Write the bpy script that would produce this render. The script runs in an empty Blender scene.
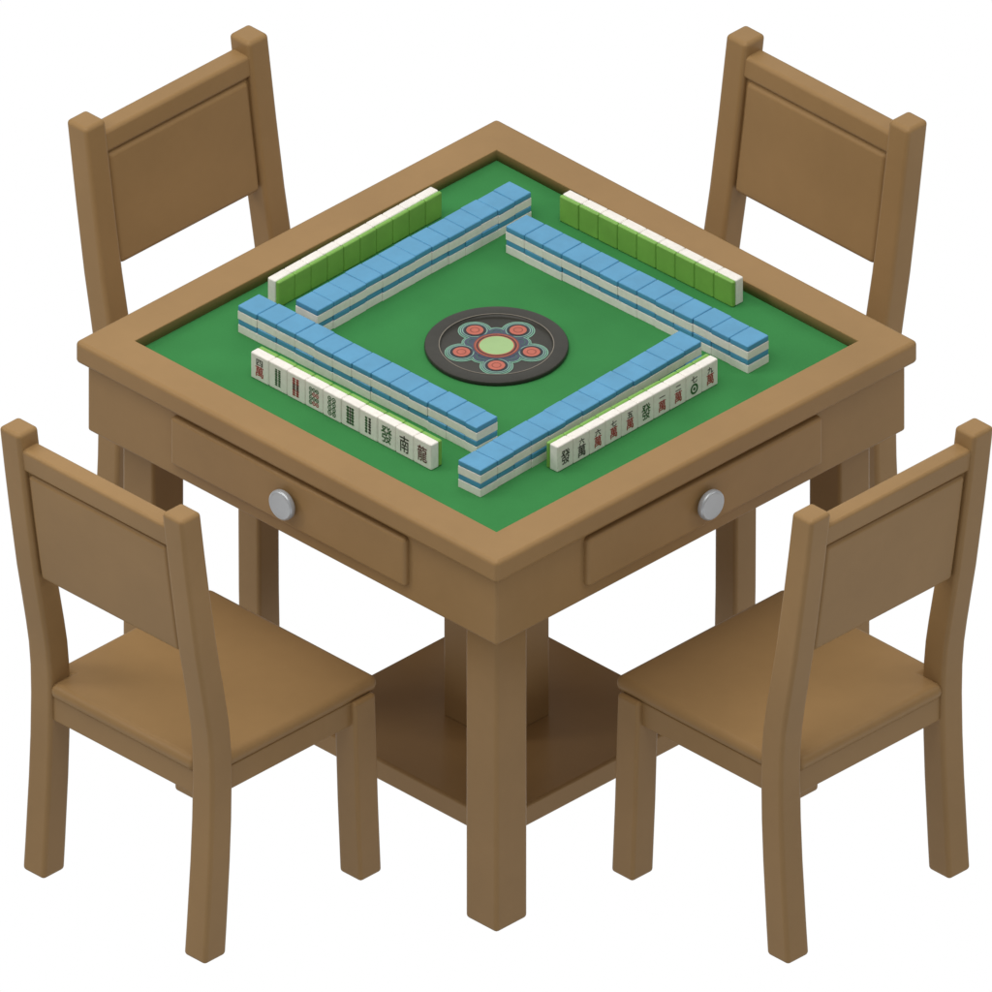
import bpy, bmesh, math, random
from mathutils import Vector, Matrix

random.seed(7)
SC = bpy.context.scene
COL = SC.collection
U = 0.0015                     # metres per drawing unit
FLOOR = -466.0                 # drawing height of the floor; the table top is 0

def W(x, y, z):                # drawing units -> metres
    return Vector((x * U, y * U, (z - FLOOR) * U))

# ------------------------------------------------------------------ camera
SIN_E = 0.5285
ELEV = math.asin(SIN_E)
cam_d = bpy.data.cameras.new('camera')
cam_d.type = 'ORTHO'
cam_d.ortho_scale = 992 * U
cam_d.clip_start = 0.1
cam_d.clip_end = 100
cam = bpy.data.objects.new('camera', cam_d)
COL.objects.link(cam)
target = W(-0.35, -0.35, -183.2)
fwd_back = Vector((math.cos(ELEV) / math.sqrt(2), -math.cos(ELEV) / math.sqrt(2), math.sin(ELEV)))
cam.location = target + fwd_back * 6.0
cam.rotation_euler = (-fwd_back).to_track_quat('-Z', 'Y').to_euler()
SC.camera = cam

# ------------------------------------------------------------------ added world gradient: white band behind the view, dimmed elsewhere to shape the light
world = bpy.data.worlds.new('World')
SC.world = world
world.use_nodes = True
nt = world.node_tree
nt.nodes.clear()
wo = nt.nodes.new('ShaderNodeOutputWorld')
bg = nt.nodes.new('ShaderNodeBackground')
tc = nt.nodes.new('ShaderNodeTexCoord')
sx = nt.nodes.new('ShaderNodeSeparateXYZ')
rp = nt.nodes.new('ShaderNodeValToRGB')
mr = nt.nodes.new('ShaderNodeMapRange')
nt.links.new(tc.outputs['Generated'], sx.inputs[0])
nt.links.new(sx.outputs['Z'], mr.inputs['Value'])
mr.inputs['From Min'].default_value = -1
mr.inputs['From Max'].default_value = 1
nt.links.new(mr.outputs[0], rp.inputs[0])
cr = rp.color_ramp
cr.interpolation = 'EASE'
def stop(pos, c):
    e = cr.elements.new(pos); e.color = (c[0], c[1], c[2], 1)
cr.elements[0].position = 0.0; cr.elements[0].color = (0.10, 0.10, 0.10, 1)
cr.elements[1].position = 1.0; cr.elements[1].color = (0.55, 0.55, 0.55, 1)
stop(0.07, (0.10, 0.10, 0.10))
stop(0.155, (1, 1, 1))
stop(0.34, (1, 1, 1))
stop(0.44, (0.16, 0.16, 0.165))
stop(0.52, (0.26, 0.26, 0.265))
stop(0.70, (0.26, 0.26, 0.265))
nt.links.new(rp.outputs[0], bg.inputs['Color'])
bg.inputs['Strength'].default_value = 1.0
nt.links.new(bg.outputs[0], wo.inputs['Surface'])

# ------------------------------------------------------------------ lamps: unseen area lights added for shading, edge highlights and sheen
def area(name, loc, aim, size, power, color):
    d = bpy.data.lights.new(name, 'AREA')
    d.shape = 'DISK'; d.size = size; d.energy = power; d.color = color
    o = bpy.data.objects.new(name, d)
    COL.objects.link(o)
    o.location = loc
    o.rotation_euler = (Vector(aim) - Vector(loc)).to_track_quat('-Z', 'Y').to_euler()
    return o
area('overhead_softbox', (0.0, -0.8, 4.2), (0, 0, 0.5), 4.0, 98, (1.0, 0.97, 0.92))
area('left_softbox', (-2.4, -2.9, 3.1), (0, 0, 0.5), 1.3, 34, (1.0, 0.96, 0.9))
area('right_softbox', (2.9, 2.4, 3.1), (0, 0, 0.5), 1.3, 18, (1.0, 0.96, 0.9))

area('front_softbox', (1.5, -1.7, 4.3), (0, 0, 0.5), 1.5, 12, (1.0, 0.96, 0.90))
area('rear_softbox', (-2.9, 2.9, 2.7), (0, 0, 0.5), 3.2, 17, (1.0, 0.98, 0.95))

SC.view_settings.view_transform = 'Standard'
SC.view_settings.look = 'None'
SC.view_settings.exposure = 0
SC.view_settings.gamma = 1
SC.cycles.max_bounces = 8
SC.cycles.use_denoising = True

# ------------------------------------------------------------------ materials
def material(name, color, rough=0.5, spec=0.4, metal=0.0, var=0.0, nscale=6.0, var2=0.0, nscale2=60.0, bump=0.0, bscale=120.0, coat=0.0):
    m = bpy.data.materials.new(name)
    m.use_nodes = True
    t = m.node_tree
    b = t.nodes['Principled BSDF']
    b.inputs['Roughness'].default_value = rough
    b.inputs['Specular IOR Level'].default_value = spec
    b.inputs['Metallic'].default_value = metal
    b.inputs['Coat Weight'].default_value = coat
    b.inputs['Coat Roughness'].default_value = 0.25
    b.inputs['Base Color'].default_value = (*color, 1)
    if var or var2:
        geo = t.nodes.new('ShaderNodeNewGeometry')
        oi = t.nodes.new('ShaderNodeObjectInfo')
        n = t.nodes.new('ShaderNodeTexNoise'); n.inputs['Scale'].default_value = nscale; n.inputs['Detail'].default_value = 3
        n2 = t.nodes.new('ShaderNodeTexNoise'); n2.inputs['Scale'].default_value = nscale2; n2.inputs['Detail'].default_value = 4
        for q in (n, n2):
            t.links.new(geo.outputs['Position'], q.inputs['Vector'])
        def mul(src, amt):
            r = t.nodes.new('ShaderNodeMapRange')
            r.inputs['From Min'].default_value = 0.3; r.inputs['From Max'].default_value = 0.7
            r.inputs['To Min'].default_value = 1 - amt; r.inputs['To Max'].default_value = 1 + amt
            t.links.new(src, r.inputs['Value'])
            return r.outputs[0]
        a = mul(n.outputs['Fac'], var); c = mul(n2.outputs['Fac'], var2)
        mm = t.nodes.new('ShaderNodeMath'); mm.operation = 'MULTIPLY'
        t.links.new(a, mm.inputs[0]); t.links.new(c, mm.inputs[1])
        vm = t.nodes.new('ShaderNodeVectorMath'); vm.operation = 'SCALE'
        vm.inputs[0].default_value = color
        t.links.new(mm.outputs[0], vm.inputs['Scale'])
        t.links.new(vm.outputs[0], b.inputs['Base Color'])
    if bump:
        n3 = t.nodes.new('ShaderNodeTexNoise'); n3.inputs['Scale'].default_value = bscale; n3.inputs['Detail'].default_value = 4
        g2 = t.nodes.new('ShaderNodeNewGeometry')
        t.links.new(g2.outputs['Position'], n3.inputs['Vector'])
        bp = t.nodes.new('ShaderNodeBump'); bp.inputs['Strength'].default_value = bump; bp.inputs['Distance'].default_value = 0.001
        t.links.new(n3.outputs['Fac'], bp.inputs['Height'])
        t.links.new(bp.outputs[0], b.inputs['Normal'])
    return m

WOOD = material('tan_wood', (0.318, 0.194, 0.083), rough=0.40, spec=0.13, var=0.05, nscale=5, var2=0.015, nscale2=45, bump=0.05, bscale=60)
FELT = material('green_felt', (0.044, 0.222, 0.065), rough=0.95, spec=0.1, var=0.06, nscale=9, var2=0.05, nscale2=900, bump=0.25, bscale=1500)
IVORY = material('ivory_resin', (0.82, 0.79, 0.74), rough=0.35, spec=0.45, var=0.04, nscale=40, var2=0.03, nscale2=160)
BLUE = material('blue_resin', (0.084, 0.300, 0.505), rough=0.35, spec=0.45, var=0.06, nscale=25, var2=0.02, nscale2=120)
LIME = material('lime_resin', (0.195, 0.420, 0.075), rough=0.35, spec=0.45, var=0.07, nscale=25, var2=0.02, nscale2=120)
CHROME = material('satin_metal', (0.45, 0.48, 0.51), rough=0.3, spec=0.5, metal=0.3, var=0.02, nscale=30, var2=0.01)
INK = material('dark_ink', (0.055, 0.052, 0.042), rough=0.6)
RED = material('red_ink', (0.38, 0.050, 0.040), rough=0.6)
INKGREEN = material('green_ink', (0.045, 0.125, 0.045), rough=0.6)
MAROON = material('maroon_ink', (0.12, 0.035, 0.03), rough=0.6)
PLATE = material('charcoal_plate', (0.034, 0.033, 0.027), rough=0.32, spec=0.25, var=0.12, nscale=14, var2=0.05, nscale2=90)
PLATE2 = material('olive_plate', (0.042, 0.045, 0.031), rough=0.36, spec=0.25, var=0.2, nscale=16, var2=0.05, nscale2=90)
GLINT = material('worn_line', (0.17, 0.15, 0.12), rough=0.4)  # pale colour standing in for the highlight on the plate's inner rim
TEAL = material('pale_teal', (0.210, 0.400, 0.300), rough=0.5, var=0.12, nscale=60, var2=0.0)
TEALD = material('deep_teal', (0.05, 0.13, 0.10), rough=0.5)
NAVY = material('navy', (0.055, 0.070, 0.110), rough=0.5, var=0.15, nscale=50)
CORAL = material('coral', (0.47, 0.125, 0.085), rough=0.5, var=0.08, nscale=80)
RUST = material('rust_ring', (0.22, 0.055, 0.035), rough=0.5, var=0.1, nscale=50)
PALEG = material('pale_green', (0.33, 0.50, 0.22), rough=0.45, var=0.04, nscale=40)
DARK = material('near_black', (0.025, 0.025, 0.025), rough=0.5)

# ------------------------------------------------------------------ mesh helpers (drawing units in, metres out)
def bm_box(x0, x1, y0, y1, z0, z1, bm=None):
    bm = bm or bmesh.new()
    v = [bm.verts.new((x, y, z)) for z in (z0, z1) for x, y in ((x0, y0), (x1, y0), (x1, y1), (x0, y1))]
    for f in ((3, 2, 1, 0), (4, 5, 6, 7), (0, 1, 5, 4), (1, 2, 6, 5), (2, 3, 7, 6), (3, 0, 4, 7)):
        bm.faces.new([v[i] for i in f])
    return bm

def bevel(bm, r, seg=3, ang=30, pick=None):
    bm.normal_update()
    es = []
    for e in bm.edges:
        if len(e.link_faces) == 2 and e.calc_face_angle(0) > math.radians(ang):
            if pick is None or pick(e): es.append(e)
    bmesh.ops.bevel(bm, geom=es, offset=r, segments=seg, profile=0.5, affect='EDGES', clamp_overlap=True)
    return bm

def bm_prism(poly, z0, z1):
    bm = bmesh.new()
    a = [bm.verts.new((x, y, z0)) for x, y in poly]
    b = [bm.verts.new((x, y, z1)) for x, y in poly]
    bm.faces.new(a[::-1]); bm.faces.new(b)
    n = len(poly)
    for i in range(n):
        j = (i + 1) % n
        bm.faces.new((a[i], a[j], b[j], b[i]))
    return bm

def bm_loft(secs):            # secs: (x0,x1,y0,y1,z) rectangles from bottom to top
    bm = bmesh.new()
    rings = []
    for (x0, x1, y0, y1, z) in secs:
        rings.append([bm.verts.new((x, y, z if not callable(z) else z(y))) for x, y in ((x0, y0), (x1, y0), (x1, y1), (x0, y1))])
    bm.faces.new(rings[0][::-1]); bm.faces.new(rings[-1])
    for a, b in zip(rings, rings[1:]):
        for i in range(4):
            j = (i + 1) % 4
            bm.faces.new((a[i], a[j], b[j], b[i]))
    return bm

def mesh_of(bm, name, mat, scale=U, off=(0, 0, 0)):
    for v in bm.verts:
        v.co = Vector((v.co.x + off[0], v.co.y + off[1], v.co.z + off[2])) * scale
    bmesh.ops.recalc_face_normals(bm, faces=bm.faces)
    me = bpy.data.meshes.new(name)
    bm.to_mesh(me); bm.free()
    me.materials.append(mat)
    for p in me.polygons: p.use_smooth = True
    return me

def obj(name, me, parent=None, wn=True, loc=(0, 0, 0)):
    o = bpy.data.objects.new(name, me)
    COL.objects.link(o)
    o.location = loc
    if parent: o.parent = parent
    if wn:
        m = o.modifiers.new('normals', 'WEIGHTED_NORMAL'); m.keep_sharp = True; m.weight = 80
    return o

def part(name, bm, mat, parent, wn=True):
    return obj(name, mesh_of(bm, name, mat), parent, wn)

def thing(name, label, cat, loc, rz=0, group=None):
    o = bpy.data.objects.new(name, None)
    COL.objects.link(o)
    o.empty_display_size = 0.02
    o.location = loc; o.rotation_euler = (0, 0, rz)
    o['label'] = label; o['category'] = cat
    if group: o['group'] = group
    return o

def copy_tree(o, parent=None):
    c = o.copy(); COL.objects.link(c); c.parent = parent
    for ch in list(o.children): copy_tree(ch, c)
    return c

# ------------------------------------------------------------------ table (local origin: floor under its centre)
F = -FLOOR
tab = thing('mahjong_table', 'square tan wooden game table with sunken green felt top and side drawers', 'table', (0, 0, 0))
HS = 298.4; HI = 255.6
def ring_bm(ho, hi, z0, z1, r):
    bm = bmesh.new()
    L = []
    for h, z in ((ho, z0), (hi, z0), (hi, z1), (ho, z1)):
        L.append([bm.verts.new((sx_ * h, sy_ * h, z)) for sx_, sy_ in ((-1, -1), (1, -1), (1, 1), (-1, 1))])
    for k in range(4):
        a, b = L[k], L[(k + 1) % 4]
        for i in range(4):
            j = (i + 1) % 4
            bm.faces.new((a[i], a[j], b[j], b[i]))
    bmesh.ops.recalc_face_normals(bm, faces=bm.faces)
    def outer(e):
        return all(max(abs(v.co.x), abs(v.co.y)) > ho - 1 for v in e.verts)
    bevel(bm, r, 5, pick=outer)
    def inner_top(e):
        return all(max(abs(v.co.x), abs(v.co.y)) < hi + .5 and v.co.z > z1 - .5 for v in e.verts)
    bevel(bm, 1.3, 2, pick=inner_top)
    return bm
part('tabletop_rim', ring_bm(HS, HI, F - 26, F, 5.2), WOOD, tab)
part('playing_surface', bm_box(-HI - 2, HI + 2, -HI - 2, HI + 2, F - 25, F - 13), FELT, tab)
part('apron', bevel(bm_box(-289.5, 289.5, -289.5, 289.5, F - 106, F - 26.3), 3.5, 3), WOOD, tab)
for sx_, sy_ in ((1, -1), (-1, -1), (-1, 1), (1, 1)):
    x0, x1 = sorted((sx_ * 265, sx_ * 220.2)); y0, y1 = sorted((sy_ * 265, sy_ * 220.2))
    part('leg', bevel(bm_box(x0, x1, y0, y1, 0, F - 105), 4.5, 4), WOOD, tab)
part('center_column', bevel(bm_box(-38, 38, -38, 38, 24, F - 105), 3.5, 3), WOOD, tab)
part('base_platform', bevel(bm_box(-143, 143, -143, 143, 0, 25.5), 3.5, 3), WOOD, tab)

def lathe(profile, seg=48, axis='z'):
    bm = bmesh.new()
    rings = []
    for r, h in profile:
        ring = []
        if r < 1e-6:
            ring = [bm.verts.new((0, 0, h))] * seg
        else:
            ring = [bm.verts.new((r * math.cos(2 * math.pi * i / seg), r * math.sin(2 * math.pi * i / seg), h)) for i in range(seg)]
        rings.append(ring)
    for a, b in zip(rings, rings[1:]):
        for i in range(seg):
            j = (i + 1) % seg
            vs = []
            for v in (a[i], a[j], b[j], b[i]):
                if v not in vs: vs.append(v)
            if len(vs) > 2: bm.faces.new(vs)
    return bm

def drawer(rot):
    M = Matrix.Rotation(rot, 4, 'Z')
    bm = bevel(bm_box(-166, 166, -296.2, -286, F - 88.4, F - 32), 4.2, 5)
    bmesh.ops.transform(bm, matrix=M, verts=bm.verts)
    d = part('drawer', bm, WOOD, tab)
    k = lathe([(9, 0), (9, 2.5), (15, 3.6), (16.2, 5.2), (16.4, 8.2), (15.8, 10.2), (14.6, 11.2), (13.6, 11.0), (12.8, 10.7), (0, 10.8)], 56)
    bmesh.ops.transform(k, matrix=Matrix.Rotation(math.radians(90), 4, 'X'), verts=k.verts)
    bmesh.ops.translate(k, vec=(0, -296.0, F - 60), verts=k.verts)
    bmesh.ops.transform(k, matrix=M, verts=k.verts)
    part('knob', k, CHROME, d)
drawer(0)
drawer(math.radians(90))

# ------------------------------------------------------------------ chairs (local: x across, +y towards the table, origin on the floor under the seat's rear edge line)
def interp(tbl, z):
    if z <= tbl[0][0]: return tbl[0][1]
    for (z0, a), (z1, b) in zip(tbl, tbl[1:]):
        if z <= z1:
            t = (z - z0) / (z1 - z0)
            return a + (b - a) * t
    return tbl[-1][1]
YR = [(-466, -513.0), (-433, -510.5), (-358, -505.5), (-310, -503.3), (-262, -502.4), (-228, -503.2), (-200, -505.6), (-174, -509.6), (-140, -515.6), (-102, -522.5), (-26, -533.8), (67.5, -546.5)]
Y0 = -502.0                    # local y = drawing y - Y0
def yr(z): return interp(YR, z) - Y0
GRP = 'chairs around the game table'
def make_chair(pb=-109, rb=25.5, fl=0.0, top=67.5, tuck=0):      # pb, rb: lower edges of the back panel and the top rail
    t = thing('dining_chair', '', 'chair', (0, 0, 0), 0, GRP)
    for s in (-1, 1):
        secs = []
        zs = [-466, -433, -400, -358, -330, -310, -285, -262, -240, -228, -214, -200, -187, -174, -157, -140, -120, -102, -60, -26, 20, top]
        for z in zs:
            w = 31.2 + (29.0 - 31.2) * (z + 466) / 533
            xa, xb = sorted((s * 129.6, s * (129.6 - w)))
            y = yr(z) - 1.3
            secs.append((xa, xb, y, y + w, z + F))
        part('back_post', bevel(bm_loft(secs), 4.8, 5, ang=40), WOOD, t)
    for s in (-1, 1):
        secs = []
        for z, d in ((-466, 0), (-380, 3.0), (-255, 5.5)):
            e = 3.0 * (-255 - z) / 211
            xa, xb = sorted((s * (125.2 + e), s * (94.4 + e)))
            yf = -261.6 - Y0 - d - fl - (8.0 if s == tuck else 0.0)
            secs.append((xa, xb, yf - 30.8, yf, z + F))
        part('leg', bevel(bm_loft(secs), 4.0, 4, ang=40), WOOD, t)
    # seat, notched round the posts
    yb, ym, yf = -1.5, 27.5, 244.0 - fl
    po = [(-103, yb), (103, yb), (103, ym), (120.5, ym), (120.5, yf), (-120.5, yf), (-120.5, ym), (-103, ym)]
    part('seat', bevel(bm_prism(po, F - 257.5, F - 240), 8.4, 7), WOOD, t)
    part('seat_rail', bevel(bm_box(-103, 103, 2.5, 16, F - 284, F - 255), 2.2, 3), WOOD, t)
    part('seat_rail', bevel(bm_box(-103, 103, 222 - fl, 236 - fl, F - 284, F - 255), 2.2, 3), WOOD, t)
    for s in (-1, 1):
        xa, xb = sorted((s * 118.5, s * 105))
        part('seat_rail', bevel(bm_box(xa, xb, 18, 214 - fl, F - 284, F - 255), 2.2, 3), WOOD, t)
    secs = []
    for z in (rb, 52.5):
        secs.append((-105, 105, yr(z) + 2.0, yr(z) + 25.0, z + F))
    part('top_rail', bevel(bm_loft(secs), 4.2, 4), WOOD, t)
    secs = []
    for z in (pb, -80, -60, -30, 0, rb - 1.9):
        secs.append((-99.2, 99.2, yr(z) + 2.8, yr(z) + 24.4, z + F))
    part('back_panel', bevel(bm_loft(secs), 6.0, 5, ang=40), WOOD, t)
    secs = []
    for z in (pb + 9, -75, -60, -30, 0, rb + 4):
        secs.append((-104, 104, yr(z) + 6.5, yr(z) + 20.5, z + F))
    part('panel_tongue', bm_loft(secs), WOOD, t)
    return t
def place(ch, cx, yb, face, label):
    # face: direction of local +y; cx: offset across; yb: drawing distance of local y=0 from table centre
    a = face
    ca, sa = math.cos(a), math.sin(a)
    x = cx * ca - yb * sa; y = cx * sa + yb * ca
    ch.location = (x * U, y * U, 0); ch.rotation_euler = (0, 0, a); ch['label'] = label
c1 = make_chair(top=71.0, tuck=-1)
place(c1, -27.8, -502.0, 0, 'tan wooden chair seen from behind, at the near left side of the table')
c2 = make_chair(top=71.0, tuck=1)
place(c2, 27.8, -502.0, math.radians(90), 'tan wooden chair seen from behind, at the near right side of the table')
c3 = make_chair(-96.5, 28.5, 12.0)   # shallower back panel; far left, faces +x
place(c3, -44.0, -478.5, math.radians(-90), 'tan wooden chair facing the viewer, behind the far left table edge')
c4 = copy_tree(c3)   # far right, faces -y
place(c4, 42.0, -478.5, math.radians(180), 'tan wooden chair facing the viewer, behind the far right table edge')

# ------------------------------------------------------------------ tiles
TW, TD, TH, TB = 25.4, 30.5, 16.0, 6.8     # width, length, thickness, coloured layer
G = 0.08
def rbox(x0, x1, y0, y1, z0, z1, r, seg=2): return bevel(bm_box(x0, x1, y0, y1, z0, z1), r, seg)
me_lie_body = mesh_of(rbox(-TW/2+G, TW/2-G, 0, TD, 0, TH-TB, .45), 'tile_body', IVORY)
me_lie_back = mesh_of(rbox(-TW/2+.18, TW/2-.18, 0, TD, TH-TB, TH-.05, 1.3, 3), 'tile_back', BLUE)
UH = 30.2
me_up_body = mesh_of(rbox(-TW/2+G*.8, TW/2-G*.8, 0, 11, 0, UH, 1.6, 3), 'tile_body', IVORY)
me_up_back = mesh_of(rbox(-TW/2+G*.8, TW/2-G*.8, 11, TH, 0, UH, 1.9, 4), 'tile_back', LIME)
FZ = -13.0
ORD = ['first', 'second', 'third', 'fourth', 'fifth', 'sixth', 'seventh', 'eighth', 'ninth', 'tenth', 'eleventh', 'twelfth', 'last']

def wall(p0, p1, depth_sign, widths, wname, endname):
    # p0,p1: bottom corners of the edge nearest the viewer; tiles extend to the side given by depth_sign (left of p0->p1 = +1)
    d = Vector((p1[0] - p0[0], p1[1] - p0[1])); L = d.length; a = math.atan2(d.y, d.x); u = d / L
    if depth_sign < 0: pass
    tot = sum(widths); n = len(widths)
    for layer in (0, 1):
        s = 0.0
        for i, w in enumerate(widths):
            wd = w / tot * L
            c = Vector(p0) + u * (s + wd / 2)
            s += wd
            nrm = Vector((-u.y, u.x)) * depth_sign
            j = random.uniform(-.7, .7)
            c = c + nrm * j
            which = ORD[i] if i < n - 1 else 'last'
            lab = '%s %s blue-backed tile from the %s end of the %s wall' % (which, 'upper' if layer else 'lower', endname, wname)
            t = thing('mahjong_tile', lab, 'mahjong tile', W(c.x, c.y, FZ + layer * TH),
                      a + (0 if depth_sign > 0 else math.pi) + math.radians(random.uniform(-.6, .6)), 'blue-backed tiles stacked in four walls')
            t.scale = (wd / TW, 1, 1)
            obj('tile_body', me_lie_body, t)
            obj('tile_back', me_lie_back, t)
one = [1] * 13
# near right wall (along y): visible edge on +x side, tiles extend towards -x
wall((184.0, -206.9), (168.0, 123.0), 1, one, 'near right', 'near')
# far right wall (along x)
wall((-125.6, 138.9), (207.9, 148.1), 1, one, 'far right', 'left')
# far left wall (along y)
wall((-145.3, -108.8), (-152.6, 202.0), 1, one, 'far left', 'near')
# near left wall (along x), its last tile narrower
wall((-209.0, -156.8), (124.5, -152.2), 1, [18.95] * 12 + [11.6], 'near left', 'left')

# ---- marks on the faces
def glyph_mesh(chars, size, mat, name):
    cu = bpy.data.curves.new(name, 'FONT')
    cu.body = chars; cu.size = 1.0; cu.align_x = 'CENTER'; cu.resolution_u = 2
    cu.extrude = 0; cu.offset = 0.0
    o = bpy.data.objects.new(name, cu); COL.objects.link(o)
    dg = bpy.context.evaluated_depsgraph_get()
    me = bpy.data.meshes.new_from_object(o.evaluated_get(dg))
    bpy.data.objects.remove(o); bpy.data.curves.remove(cu)
    xs = [v.co.x for v in me.vertices]; ys = [v.co.y for v in me.vertices]
    if not xs: return None
    cx, cy = (min(xs) + max(xs)) / 2, (min(ys) + max(ys)) / 2
    k = max(max(xs) - min(xs), max(ys) - min(ys)) or 1
    pts = [((v.co.x - cx) / k, (v.co.y - cy) / k) for v in me.vertices]
    faces = [list(p.vertices) for p in me.polygons]
    bpy.data.meshes.remove(me)
    return pts, faces

_cache = {}
def glyph_shape(ch):
    if ch not in _cache: _cache[ch] = glyph_mesh(ch, 1, None, 'glyph')
    return _cache[ch]

def face_marks(elems, parent):
    """elems: list of (kind, data, x, z, sx, sz, material). Marks lie on the tile's face, y just in front of 0."""
    by = {}
    for e in elems: by.setdefault(e[-1].name, []).append(e)
    for mname, es in by.items():
        bm = bmesh.new()
        for kind, data, x, z, wx, wz, mat in es:
            y = -0.22
            if kind == 'char':
                g = glyph_shape(data)
                if not g: continue
                pts, fs = g
                for q, (ox, oz) in enumerate(((-.2, 0), (.2, 0), (0, -.18), (0, .18))):   # a bold cut
                    vs = [bm.verts.new((x + ox + px * wx, y - .02 * q, z + oz + pz * wz)) for px, pz in pts]
                    for f in fs:
                        try: bm.faces.new([vs[i] for i in f])
                        except ValueError: pass
            elif kind == 'ring':
                n = 20; ri = data
                a = [bm.verts.new((x + wx * math.cos(2*math.pi*i/n), y, z + wz * math.sin(2*math.pi*i/n))) for i in range(n)]
                b = [bm.verts.new((x + ri*wx * math.cos(2*math.pi*i/n), y, z + ri*wz * math.sin(2*math.pi*i/n))) for i in range(n)]
                for i in range(n):
                    j = (i+1) % n; bm.faces.new((a[i], a[j], b[j], b[i]))
                c = [bm.verts.new((x + .32*wx * math.cos(2*math.pi*i/10), y, z + .32*wz * math.sin(2*math.pi*i/10))) for i in range(10)]
                bm.faces.new(c)
            elif kind == 'stick':
                # a bamboo stick: three knots joined by a thin stem
                for k in (-1, 0, 1):
                    n = 8; zz = z + k * wz * .40
                    c = [bm.verts.new((x + wx * math.cos(2*math.pi*i/n), y, zz + wz*.13 * math.sin(2*math.pi*i/n))) for i in range(n)]
                    bm.faces.new(c)
                for xa, xb in ((-.55, -.15), (.15, .55)):
                    c = [bm.verts.new(q) for q in ((x+xa*wx, y, z-wz*.4), (x+xb*wx, y, z-wz*.4), (x+xb*wx, y, z+wz*.4), (x+xa*wx, y, z+wz*.4))]
                    bm.faces.new(c)
        for v in bm.verts: v.co *= U
        me = bpy.data.meshes.new('engraving')
        bm.to_mesh(me); bm.free()
        me.materials.append(bpy.data.materials[mname])
        # make every face look out of the tile (towards -y)
        for p in me.polygons:
            if p.normal.y > 0: p.flip()
        o = bpy.data.objects.new('engraving', me); COL.objects.link(o); o.parent = parent

def wan(num, top=INK): return [('char', num, 0, 21.8, 8.6, 7.4, top), ('char', '萬', 0, 11.4, 11.6, 12.4, RED)]
def pins(cols, rows, mats, dx=5.2, dz=5.6, r=2.5):
    out = []
    k = 0
    for i in range(rows):
        for j in range(cols):
            out.append(('ring', .62, (j-(cols-1)/2)*dx, 15 + ((rows-1)/2-i)*dz, r, r*1.08, mats[k % len(mats)])); k += 1
    return out
def sticks(cols, rows, mats, dx=5.0, dz=10.5, w=1.9, h=9.4):
    out = []; k = 0
    for i in range(rows):
        for j in range(cols):
            out.append(('stick', 0, (j-(cols-1)/2)*dx, 15.2 + ((rows-1)/2-i)*dz, w, h, mats[k % len(mats)])); k += 1
    return out
rowE = [
    (wan('四'), 'a black four over a red character'),
    (sticks(2, 3, [INKGREEN], 4.4, 6.6, 2.0, 6.2), 'six slim green bamboo sticks'),
    (sticks(2, 3, [RED, RED, MAROON, MAROON], 5.0, 7.0, 2.4, 6.6), 'red bamboo sticks'),
    (pins(3, 4, [INKGREEN, INKGREEN, INKGREEN, INKGREEN, RED, RED], 4.6, 5.2, 2.3), 'green circles around red ones'),
    (pins(2, 4, [INKGREEN], 6.0, 5.6, 2.7), 'eight green circles'),
    (sticks(2, 2, [INKGREEN], 6.4, 10.2, 2.4, 9.6) + sticks(1, 2, [INK], 0, 10.2, 1.2, 9.6), 'six tall dark green bamboo sticks'),
    (sticks(2, 2, [INKGREEN, INK], 4.8, 9.6, 2.0, 9.0) , 'four green and black bamboo sticks'),
    ([('char', '發', 0, 15, 15, 20, INKGREEN)], 'one tall dark green character'),
    ([('char', '南', 0, 15, 13, 19, INK)], 'one black south character'),
    ([('char', '龍', 0, 15, 13, 18, MAROON)], 'one dark maroon character'),
]
rowF = [
    ([('char', '發', 0, 14.5, 13.5, 17, INK)], 'one black character'),
    ([('char', '六', 0, 22, 8, 7, INK), ('char', '萬', 0, 11, 12.6, 13.6, INK)], 'a black six over a black character'),
    (wan('六'), 'a black six over a red character'),
    (wan('七'), 'a black seven over a red character'),
    (wan('五'), 'a black five over a red character'),
    ([('char', '發', 0, 15, 13.5, 18.5, INKGREEN)], 'one dark green character'),
    (wan('一'), 'a black one over a red character'),
    (wan('二'), 'a black two over a red character'),
    ([('char', '七', 0, 21.5, 9, 8, INK)] + [('ring', .6, 0, 10.2, 6.0, 6.2, INKGREEN)], 'a black seven over a green circle'),
    (wan('九'), 'a black nine over a red character'),
]
def row(p0, p1, flip, n, faces, rname, endname):
    # p0->p1 runs along the visible side; the thickness goes to the left of it
    d = Vector((p1[0]-p0[0], p1[1]-p0[1])); L = d.length; a = math.atan2(d.y, d.x); u = d / L; nrm = Vector((-u.y, u.x))
    for i in range(n):
        c = Vector(p0) + u * (L/n*(i+.5))
        which = ORD[i] if i < n-1 else 'last'
        if faces:
            lab = 'upright ivory tile with %s, in the %s row' % (faces[i][1], rname)
            g = 'ivory tiles standing face out in two rows'
        else:
            lab = '%s upright green-backed tile from the %s end of the %s row' % (which, endname, rname)
            g = 'green-backed tiles standing in two far rows'
        rot = a
        if flip:                       # back towards the viewer: turn round and shift by the thickness
            rot = a + math.pi; c = c + nrm * TH
        c = c + nrm * random.uniform(-.25, .25)
        t = thing('mahjong_tile', lab, 'mahjong tile', W(c.x, c.y, FZ), rot + math.radians(random.uniform(-.3, .3)), g)
        t.scale = (L/n/TW, 1, 1)
        obj('tile_body', me_up_body, t); obj('tile_back', me_up_back, t)
        if faces: face_marks(faces[i][0], t)
row((-140.0, -207.8), (113.9, -205.8), False, 10, rowE, 'near left', 'left')
row((205.9, -119.5), (200.3, 113.3), False, 10, rowF, 'near right', 'near')
row((-211.3, -96.5), (-217.9, 141.2), True, 10, None, 'far left', 'near')
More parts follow.
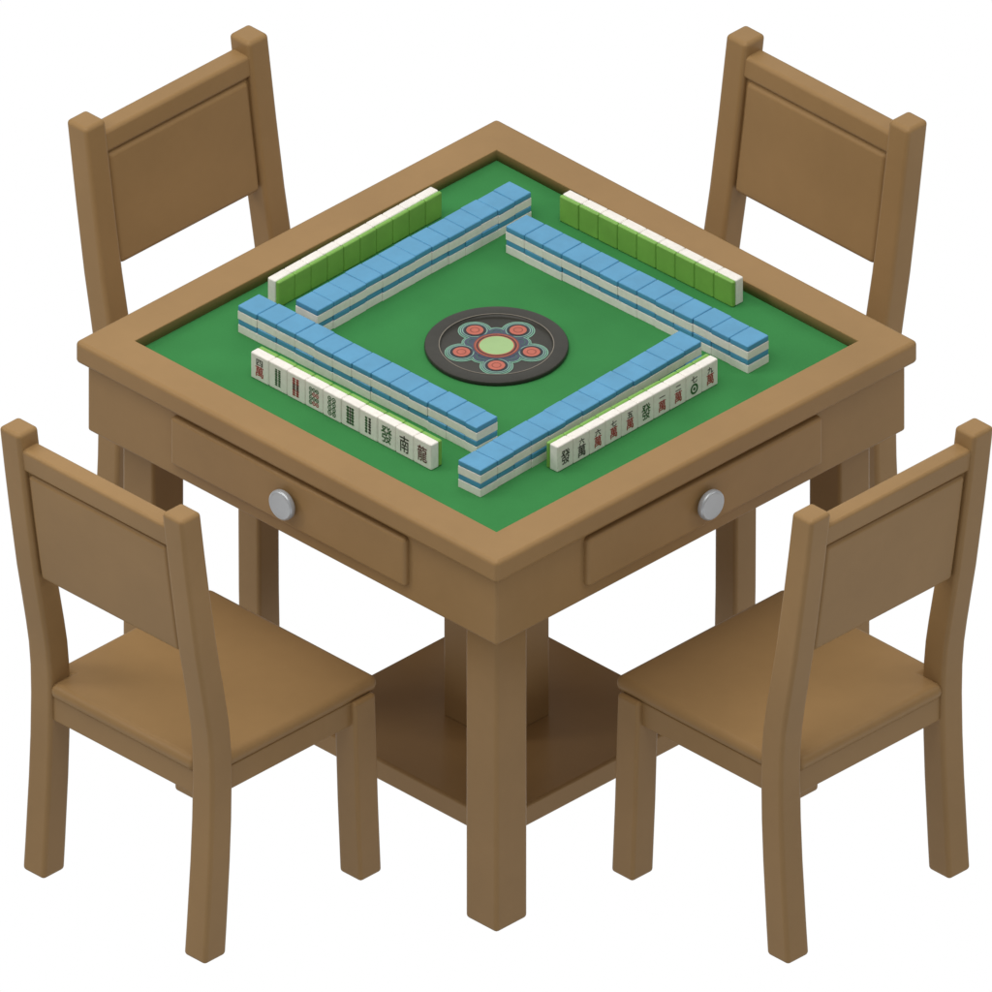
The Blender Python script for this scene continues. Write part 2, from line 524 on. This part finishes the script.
row((-130.4, 218.8), (109.0, 224.8), True, 9, None, 'far right', 'left')

# ------------------------------------------------------------------ round centre plate
CX, CY = -4.0, 4.0
disc = thing('center_plate', 'round charcoal plate with five coral dots and pale green middle on green felt', 'plate', W(CX, CY, FZ), math.radians(45))
R = 72.2
part('rim', lathe([(0, 0), (R - 1.2, 0), (R, 1.2), (R, 4.2), (R - 1.0, 5.2), (R*.80, 5.2), (R*.79, 4.4), (R*.755, 2.2), (0, 1.9)], 96), PLATE, disc)
def annulus(name, x, y, r0, r1, z, mat, parent=disc, h=.35, seg=64):
    if r0 > 0:
        bm = lathe([(r0, z - h), (r0, z), (r1, z), (r1, z - h)], seg)
    else:
        bm = lathe([(0, z), (r1, z), (r1, z - h)], seg)
    bmesh.ops.translate(bm, vec=(x, y, 0), verts=bm.verts)
    o = part(name, bm, mat, parent, wn=False)
    for p in o.data.polygons: p.use_smooth = False
    return o
Z = 2.1
annulus('inner_dish', 0, 0, 0, R*.755, Z, PLATE2)
annulus('worn_line', 0, 0, R*.788, R*.803, 5.45, GLINT)  # highlight along the rim's inner edge, painted as a thin ring
# local -y (after the turn) points to the viewer: five lobes joined by a scalloped navy star
PT = [(R*.51*math.cos(math.radians(-90+72*k)), R*.51*math.sin(math.radians(-90+72*k))) for k in range(5)]
QT = [(R*.345*math.cos(math.radians(-54+72*k)), R*.345*math.sin(math.radians(-54+72*k))) for k in range(5)]
def scallop(name, rl, rq, rc, z, mat, n=360):
    # outline of the union of five lobes (radius rl), five small in-between lobes (rq) and a middle disc (rc)
    pts = []
    for i in range(n):
        a = 2 * math.pi * i / n; ux, uy = math.cos(a), math.sin(a); best = rc
        for (cx, cy), rr in [(p, rl) for p in PT] + [(q, rq) for q in QT]:
            b = ux * cx + uy * cy; d2 = cx*cx + cy*cy - rr*rr; disc_ = b*b - d2
            if disc_ > 0 and b > 0: best = max(best, b + math.sqrt(disc_))
        pts.append((ux * best, uy * best))
    o = part(name, bm_prism(pts, z - .4, z), mat, disc, wn=False)
    for p in o.data.polygons: p.use_smooth = False
scallop('flower_outline', R*.235, R*.155, R*.40, Z + .35, TEAL)
scallop('flower_line', R*.220, R*.142, R*.39, Z + .50, TEALD)
scallop('flower_outline', R*.207, R*.130, R*.38, Z + .65, TEAL)
scallop('flower_line', R*.192, R*.118, R*.37, Z + .80, NAVY)
for px, py in PT:
    annulus('dot_ring', px, py, R*.165, R*.178, Z + .95, TEAL, seg=40)
    annulus('dot_surround', px, py, 0, R*.150, Z + 1.05, DARK, seg=40)
    annulus('coral_dot', px, py, 0, R*.120, Z + 1.25, CORAL, seg=36)
    annulus('dot_mark', px, py, R*.055, R*.068, Z + 1.32, RUST, seg=36)
for (cx, cy) in QT:
    annulus('bud_ring', cx*.98, cy*.98, R*.070, R*.084, Z + 1.0, TEALD, seg=28)
annulus('navy_ring', 0, 0, 0, R*.345, Z + 1.2, NAVY)
annulus('rust_ring', 0, 0, 0, R*.318, Z + 1.4, RUST)
annulus('orange_line', 0, 0, R*.290, R*.300, Z + 1.5, CORAL)
annulus('dark_line', 0, 0, R*.262, R*.275, Z + 1.5, DARK)
annulus('pale_middle', 0, 0, 0, R*.238, Z + 1.7, PALEG)
annulus('orange_line', 0, 0, R*.238, R*.250, Z + 1.6, CORAL)
